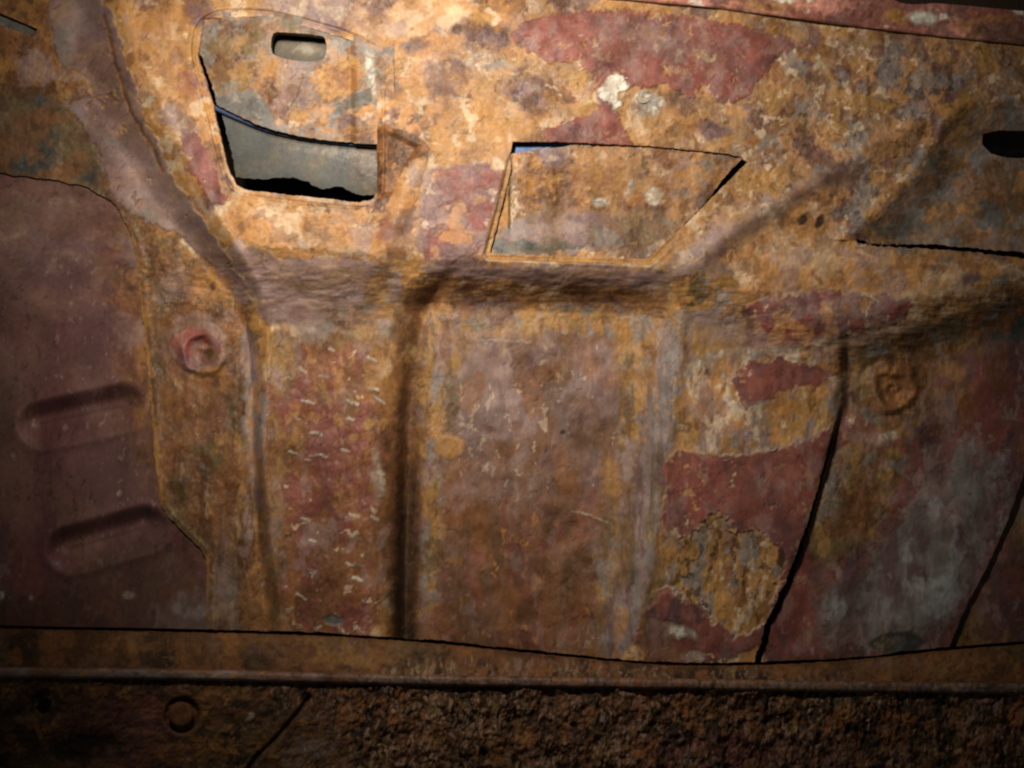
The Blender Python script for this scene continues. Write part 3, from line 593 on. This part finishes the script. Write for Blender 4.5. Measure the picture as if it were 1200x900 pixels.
skin = empty('outer_skin', 350, 180, -40, 'smooth grey curved sheet with a blue sky reflection modelled along its upper edge, low in the tall opening', 'sheet')
arcb = [(200,104),(250,128),(280,141),(310,153),(360,164),(410,170),(462,174)]
def H_skin(x, y):
    q = y-curve(x, arcb)
    return 12-9*(q/80.)**2-7*sst(6, -6, q)
sheet(228, 462, 30, 244, 1.6, H_skin, lambda x, y: paint(x, y, 'skin', [('olive', ('ell',432,200,22,30,0), 20, 8, 0, 0, .5), ('pale', ('ell',384,178,30,4,4), 8, 4, 0, 0, .35), ], 2, .0),
      [lambda x, y: curve(x, [(228,203),(270,207),(300,210),(360,213),(372,220),(400,219),(412,225),(444,228),(462,226)])-y+1.2*fbm(x, y, 9, 2, 3),
       lambda x, y: (x-curve(y, [(30,232),(110,253),(150,264),(210,277),(244,281)]))*.97+1.2*fbm(x, y, 8, 5, 2)],
      (lambda x, y: np.where(y-curve(x, arcb) < .8, 1, 0)*(y > curve(x, arcb)-5), ['skin_face', ('rolled_edge', 'rolled upper edge')]), skin, M['grey'], 2, None, 'dark')
# tube added in blue as the sky's reflection along the grey skin's top edge
def tube(name, pts, r, col, mat, parent=None, ring=8, label=None, taper=None):
    P = np.array([upt(*p) for p in pts]); n = len(P)
    T = np.gradient(P, axis=0); T /= np.linalg.norm(T, axis=1)[:,None]
    up = np.array([0,1.0,0]); A = np.cross(T, up); A /= np.linalg.norm(A, axis=1)[:,None]; B = np.cross(T, A)
    V = []; 
    for i in range(n):
        rr = r*S*(taper[i] if taper is not None else 1)
        for k in range(ring):
            a = 2*math.pi*k/ring; V.append(P[i]+rr*(math.cos(a)*A[i]+math.sin(a)*B[i]))
    F = [(i*ring+k, i*ring+(k+1)%ring, (i+1)*ring+(k+1)%ring, (i+1)*ring+k) for i in range(n-1) for k in range(ring)]
    return mesh_obj(name, np.array(V), F, PAL[col] if isinstance(col, str) else np.array(col), mat, parent, None, True, label)
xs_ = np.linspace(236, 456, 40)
tube('blue_reflection', [(x, float(curve(np.array([x]), arcb)[0])-2.2, 14) for x in xs_], 3.0, (.04,.06,.13), M['grey'], skin, 8, 'thin dark blue sky reflection along the sheet, modelled as a tube')

# plate behind the slots
deep = empty('deep_inner_plate', 360, 60, -70, 'plain grey plate glimpsed only through the small rounded slot', 'plate')
sheet(296, 404, 16, 96, 3, lambda x, y: 12+.1*(y-50), lambda x, y: paint(x, y, 'skin', [('pale', ('ell',356,58,26,5,2), 8, 3, 0, 0, .3)], 3, 0), [], (lambda x, y: np.zeros(x.shape, int), ['plate_face']), deep, M['grey'], 2)
deep2 = empty('deep_side_plate', 1190, 170, -60, 'dark grey green plate behind the dark slot at the right edge', 'plate')
sheet(1120, 1250, 120, 220, 3, lambda x, y: -50+0*x, lambda x, y: paint(x, y, 'skin', [('pale', ('ell',1190,178,30,3,4), 6, 3, 0, 0, .3)], 9, 0), [], (lambda x, y: np.zeros(x.shape, int), ['plate_face']), deep2, M['grey'], 2)

b2 = empty('rusty_backing_plate', 700, 240, -10, 'streaked orange and grey rusty plate filling the trapezoid opening', 'plate')
def H_b2(x, y):
    base = H_panel(x, np.full(y.shape, 176.))-.8
    f = sst(-3, 2, x-curve(y, [(160,600),(240,598),(275,597),(330,585)]))
    k = sst(285, 255, y)
    return base-4*f*k-6*sst(176, 240, y)+1*sst(270, 310, y)
sheet(555, 892, 150, 309, 1.3, H_b2, lambda x, y: paint(x, y, 'tan', [
        ('rust', [(598,184),(680,176),(860,178),(820,250),(700,262),(610,244)], 18, 10), ('ochre', [(660,170),(760,172),(790,200),(740,230),(690,225)], 20, 10), ('gold', [(575,210),(597,190),(598,268),(575,290)], 8, 5),
        ('lilac', [(632,172),(668,172),(662,196),(645,204),(636,190)], 6, 4), ('rust', ('ell',640,222,30,22,20), 16, 9), ('brown', ('ell',652,236,10,7,0), 6, 4), ('orange', ('ell',712,205,34,22,0), 18, 9, 0, 0, .7),
        ('lilach', [(600,250),(700,248),(760,254),(790,262),(760,290),(580,298),(574,282),(600,270)], 12, 8), ('slate', [(572,276),(620,284),(700,290),(660,298),(574,298)], 9, 5), ('olive', [(690,258),(780,244),(800,262),(760,300),(690,296)], 14, 8, 0, 0, .8),
        ('pale', ('ell',702,236,10,5,0), 5, 4), ('pale', ('ell',767,230,10,9,-10), 6, 5, 0, 0, .8), ('pale', ('ell',740,220,5,11,20), 6, 4, 0, 0, .7), ('greytan', [(786,196),(850,182),(800,250),(784,262)], 14, 7), ('pale', ('line', [(599,192),(599,230),(600,268)], .8), 2, 1.5, .2), ('dark', ('line', [(596.6,200),(596.5,240),(597,268)], .4), 1.6, 1, -.4)], 6),
      [lambda x, y: (curve(y, [(150,894),(183,872),(200,856),(240,824),(275,790),(300,768),(330,742)])+np.where(y > 272, 14, 0)-x)*.8+.9*fbm(x, y, 8, 5, 3),
       lambda x, y: np.where(x < 700, y-curve(x, [(540,190),(600,180),(640,174),(668,170),(700,150)]), 50)],
      (lambda x, y: np.where(x < curve(y, [(160,600),(240,598),(275,597),(330,585)]), 1, 0), ['plate_face', ('side_lip', 'gold rusted strip beside the fold')]), b2, M['rusty'], 3, None, 'slate')
strip = empty('pale_blue_strip', 630, 172, -10, 'pale blue strip showing at the top left corner of the trapezoid opening', 'strip')
sheet(585, 700, 158, 196, 1.6, lambda x, y: 26-.1*(y-170), lambda x, y: paint(x, y, 'blue', [('pale', ('ell',650,176,30,4,0), 8, 3, 0, 0, .5)], 6), [lambda x, y: y-curve(x, [(580,171),(600,171),(625,169),(650,165),(700,160)])], (lambda x, y: np.zeros(x.shape, int), ['strip_face']), strip, M['grey'], 2)
tl = empty('grey_blue_trim_edge', 15, 22, -20, 'short dark blue grey trim edge in the top left corner', 'trim')
sheet(-90, 60, -20, 60, 2, lambda x, y: -26+0*x, lambda x, y: paint(x, y, 'slate', [('blue', ('line', [(-40,2),(20,18),(40,30)], 2.5), 4, 2, 0, 0, .6)], 6), [lambda x, y: y-curve(x, [(-50,-16),(0,9),(20,16),(60,34)])], (lambda x, y: np.zeros(x.shape, int), ['trim_face']), tl, M['grey'], 2)

# ================================================================ ribbed sheet at the left
rib = empty('beaded_primer_sheet', 100, 740, -30, 'smooth brown primer coated sheet at the left with two pressed slot shaped hollows', 'sheet')
beads = [((48,498),(140,478)), ((82,644),(168,620))]
def capd(x, y, a, b):
    ax, ay = a; ex, ey = b[0]-ax, b[1]-ay; t = np.clip(((x-ax)*ex+(y-ay)*ey)/(ex*ex+ey*ey), 0, 1)
    return np.hypot(x-ax-ex*t, y-ay-ey*t)
def H_rib(x, y):
    e = curve(x, [(-60,196),(0,203),(60,211),(112,225),(140,248),(152,275),(160,320)])
    dd = np.where(x < 150, np.minimum(np.maximum(y-e, 0), np.maximum(flange_left(np.maximum(y, 262))-x, 0)+np.where(y < 262, 1e3, 0)), np.maximum(flange_left(y)-x, 0))
    h = -31+2*fbm(x, y, 160, 3, 2)
    h = h+(H_panel(x, y)-4.5-h)*np.exp(-(dd/26)**2)
    for (a, b) in beads:
        d = capd(x, y, a, b); vy = (y-a[1])-(b[1]-a[1])/(b[0]-a[0])*(x-a[0])
        h = h-19*(sst(31, 6, d)*sst(14, -14, vy)+sst(31, -14, d)*1.25*sst(-14, 14, vy))+1.8*np.exp(-((d-30)/6)**2)
    return h
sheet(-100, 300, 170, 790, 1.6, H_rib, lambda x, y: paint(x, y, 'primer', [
        ('rust', [(120,260),(180,250),(200,480),(210,560),(176,560),(150,440),(130,340)], 40, 12, .2, 0, .7), ('plum', [(-40,560),(60,690),(240,640),(246,760),(-40,760)], 40, 12, 0, 0, .6), ('dark', [(60,690),(110,650),(190,626),(226,636),(240,670),(244,760),(-40,760),(-40,720)], 26, 8, 0, 0, .5),  # plum and dark zones: a stain, plus lower-left light falloff painted in
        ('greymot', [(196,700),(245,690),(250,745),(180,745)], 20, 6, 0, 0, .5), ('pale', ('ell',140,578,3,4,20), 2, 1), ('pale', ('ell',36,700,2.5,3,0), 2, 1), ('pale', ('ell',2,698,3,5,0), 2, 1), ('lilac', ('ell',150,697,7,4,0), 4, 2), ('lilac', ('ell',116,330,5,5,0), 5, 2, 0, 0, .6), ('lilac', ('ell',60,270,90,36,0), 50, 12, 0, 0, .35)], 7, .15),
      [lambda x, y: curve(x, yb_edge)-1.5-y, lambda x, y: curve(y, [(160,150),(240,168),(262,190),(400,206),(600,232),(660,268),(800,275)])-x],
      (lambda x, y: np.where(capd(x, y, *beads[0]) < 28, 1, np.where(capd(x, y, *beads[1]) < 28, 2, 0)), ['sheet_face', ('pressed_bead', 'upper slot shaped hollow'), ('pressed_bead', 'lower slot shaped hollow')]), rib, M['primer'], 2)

# ================================================================ far right sheet beyond the second seam
far = empty('far_dim_sheet', 1190, 740, -20, 'dim olive brown sheet beyond the thin dark seam at the right edge', 'sheet')
sheet(1080, 1320, 470, 800, 2, lambda x, y: -26+1.5*fbm(x, y, 60, 3, 2)-.04*(x-1150), lambda x, y: paint(x, y, 'olive', [('plum', ('ell',1185,700,40,60,0), 40, 10)], 7),
      [lambda x, y: curve(x, yb_edge)-1.5-y], (lambda x, y: np.zeros(x.shape, int), ['sheet_face']), far, M['rusty'], 2)

# ================================================================ sill beam along the bottom
beam = empty('sill_beam', 600, 840, 40, 'dark heavily rusted sill beam running across the bottom of the picture', 'beam')
yt = yb_edge
ybead = [(-110,784),(-60,785),(0,786),(240,789),(430,794),(620,797),(800,800),(1000,803),(1320,807)]
def H_ledge(x, y):
    a = curve(x, yt); b = curve(x, ybead)-2
    t = (y-a)/(b-a)
    return 16+22*t-9*np.exp(-(np.maximum(y-a, 0)/4)**2)+2.2*fbm(x, y, 24, 5, 4, .6, 2, 1)
sheet(-100, 1300, 700, 810, 1.4, H_ledge, lambda x, y: paint(x, y, 'liprust', [
        ('rust', [(180,745),(460,750),(440,775),(300,770),(200,765)], 30, 14, 0, 0, .35), ('orange', ('ell',160,757,26,6,0), 14, 8, 0, 0, .5), ('orange', ('ell',420,772,50,9,0), 16, 9, 0, 0, .6), ('rust', [(930,775),(1200,762),(1200,795),(960,795)], 30, 14, 0, 0, .45),
        ('crust', [(540,772),(1000,790),(1000,808),(420,800),(440,785)], 16, 8)], 3),
      [lambda x, y: curve(x, ybead)+1-y, lambda x, y: y-(curve(x, yt)+2.8+.5*fbm(x, y, 8, 5, 2))], (lambda x, y: np.zeros(x.shape, int), [('front_lip', 'upper lip of the beam with orange rust streaks')]), beam, M['crust'], 2)
def H_bead(x, y):
    q = y-curve(x, ybead)-2
    return 38+6*np.sqrt(np.clip(1-(q/7.)**2, 0, 1))+.6*fbm(x, y, 10, 4, 3, .6, 2, 1)-5*sst(4, 8, np.abs(q))
sheet(-100, 1300, 776, 822, 1.2, H_bead, lambda x, y: paint(x, y, 'beadpale', [('crust', [(330,780),(1260,790),(1260,820),(420,815)], 40, 10, 0, 0, .85)], 8),
      [lambda x, y: 6.3-np.abs(y-curve(x, ybead)-2)], (lambda x, y: np.zeros(x.shape, int), [('bead', 'pale thin bead along the front edge')]), beam, M['rusty'], 2)
cr = [(362,818),(350,834),(326,862),(300,888),(286,908)]
def H_face(x, y):
    a = curve(x, ybead)+6
    rough = sst(340, 460, x)*.75+.25
    xx = x+.55*(y-850)*sst(520, 300, x)
    r1 = fbm(xx, y, 14, 2, 5, .62, .8, 1.4); r2 = fbm(xx, y, 30, 6, 3)
    h = 34+8*np.exp(-((y-a)/10)**2)*0+(5*r1*(1+.8*fbm(x, y, 60, 4, 2))+6*r2+1.6*fbm(xx, y, 6, 9, 2, .6, .8, 1.4))*rough-.06*(y-a)
    h = h+1.6*fbm(x, y, 16, 7, 3, .6, 2.2, .8)*(1-rough)
    d = sline(x, y, cr); h = h-9*np.exp(-(d/2.6)**2)-7*np.exp(-(np.hypot(x-357, y-816)/7)**2)
    r = np.hypot((x-213), (y-838)*.95); h = h+1.5*np.exp(-((r-24)/4)**2)-6*sst(22, 17, r)
    r = np.hypot((x-50), (y-826)*.8); h = h-10*sst(16, 8, r)+2*np.exp(-((r-22)/5)**2)
    h = h-9*sst(30, 6, np.hypot((x-95)*.55, y-876))
    return h
sheet(-100, 1300, 790, 960, 1.15, H_face, lambda x, y: paint(x, y, 'crust', [
        ('darkrust', [(-60,795),(370,800),(330,960),(-60,960)], 26, 12), ('maroondark', [(60,830),(190,810),(230,860),(160,960),(90,900)], 34, 12, 0, 0, .6), ('rust', ('ell',200,882,26,14,10), 14, 8, 0, 0, .6),
        ('orange', ('ell',250,812,36,6,5), 14, 7, 0, 0, .4), ('brown', ('ell',213,836,15,16,0), 6, 3), ('orange', ('ell',36,846,12,6,0), 8, 4, 0, 0, .5), ('dark', ('ell',96,874,40,20,-12), 16, 8), ('dark', ('line', cr, 1.0), 2, 1.5), ('dark', ('ell',357,816,7,6,0), 3, 2), ('pale', ('ell',293,840,6,3,-30), 3, 2, 0, 0, .6),
        ('olive', [(300,850),(350,830),(400,850),(400,960),(290,960)], 24, 10, 0, 0, .4), ('orange', ('ell',612,862,9,14,0), 6, 5, 0, 0, .6), ('orange', ('ell',512,865,12,14,0), 8, 5, 0, 0, .4), ('rust', ('ell',992,838,16,10,0), 7, 5, 0, 0, .7), ('brown', ('ell',1050,865,14,10,20), 6, 5), ('plum', ('ell',870,885,90,24,0), 26, 12, 0, 0, .5), ('rust', ('ell',420,826,9,7,0), 5, 4, 0, 0, .6)], 5),
      [lambda x, y: y-(curve(x, ybead)+6), rough_poly([(44,822),(50,816),(60,820),(58,834),(48,838),(42,832)], .6, 8, 3)],
      (lambda x, y: np.where(np.hypot(x-50, y-828) < 24, 1, 0), ['front_face', ('drain_hole_collar', 'dished collar of a ragged hole')]), beam, M['crust'], 3)
# bolt head sunk in the beam
def dome(name, px, py, h, r, hh, col, mat, parent, label=None, tilt=0):
    V = []; Cc = []; n = 20; rings = [0, .45, .75, .93, 1.0, 1.0]; hs = [hh*.82, hh*.9, hh, hh*.8, hh*.45, -2]
    for i, (a, b) in enumerate(zip(rings, hs)):
        for k in range(n):
            t = 2*math.pi*k/n; x = px+r*a*math.cos(t)*(1+.03*math.sin(3*t)); y = py+r*a*math.sin(t)
            V.append(upt(x, y, h+b+tilt*(x-px)))
            Cc.append(PAL[col]*(1+.25*math.sin(t*3+i)))
    F = [(i*n+k, (i+1)*n+k, (i+1)*n+(k+1)%n, i*n+(k+1)%n) for i in range(5) for k in range(n)]
    return mesh_obj(name, np.array(V), F, np.array(Cc), mat, parent, None, True, label)
dome('bolt_head', 212, 837, 33, 15, 7, 'brown', M['crust'], beam, 'worn round rusty bolt head sunk in the beam', -.10)

# ================================================================ curled paint flakes on the big panel
rng = np.random.RandomState(4)
def flake(px, py, h, a, b, ang, curl, col):
    n = 6; V = []; Cc = []
    ca, sa = math.cos(ang), math.sin(ang); wob = .5+1.1*rng.rand(2, n+1)
    for i in range(n+1):
        u = i/n*2-1
        for j in range(4):
            v = (j/3*2-1)*.62*wob[0 if j < 2 else 1, i]*(1.15-abs(u)**1.5*(.5+.5*rng.rand()))+.5*math.sin(3*u+a)
            x = px+(u*a*ca-v*b*sa); y = py+(u*a*sa+v*b*ca)
            V.append(upt(x, y, h+.6+curl*(v*.5+.5)**2)); Cc.append(PAL[col]*(.85+.3*rng.rand()))
    F = [(i*4+j, i*4+j+1, (i+1)*4+j+1, (i+1)*4+j) for i in range(n) for j in range(3)]
    return mesh_obj('paint_flake', np.array(V), F, np.array(Cc), M['flake'], panel, None, True)
def hp(x, y): return float(H_panel(np.array([x], float), np.array([y], float))[0])
for (x, y, a, b, g, c, cn) in [(724,98,6,3,1.2,3,'white'),(715,112,6,2.5,.5,2.5,'white'),(731,92,4,2,-.4,2,'white'),
(754,116,8,4,.2,2,'beige'),(850,538,8,1.6,-.12,1.5,'lilac'),(905,527,7,1.5,-.3,1.5,'lilac'),(914,668,5,2,1.4,1.5,'tan'),(858,622,5,2,.4,1.5,'tan')]:
    flake(x, y, hp(x, y), a, b, g, c, cn)

# the unlit cavity of the car body behind everything
sheet(-900, 2100, -700, 1600, 100, lambda x, y: -260+0*x, lambda x, y: (np.broadcast_to(PAL['dark'], x.shape+(3,)).copy(), np.zeros(x.shape)), [], (lambda x, y: np.zeros(x.shape, int), ['cavity_wall']), None, M['crust'], 2)
for o in C.objects:
    if o.name.startswith('cavity_wall'):
        o['kind'] = 'structure'
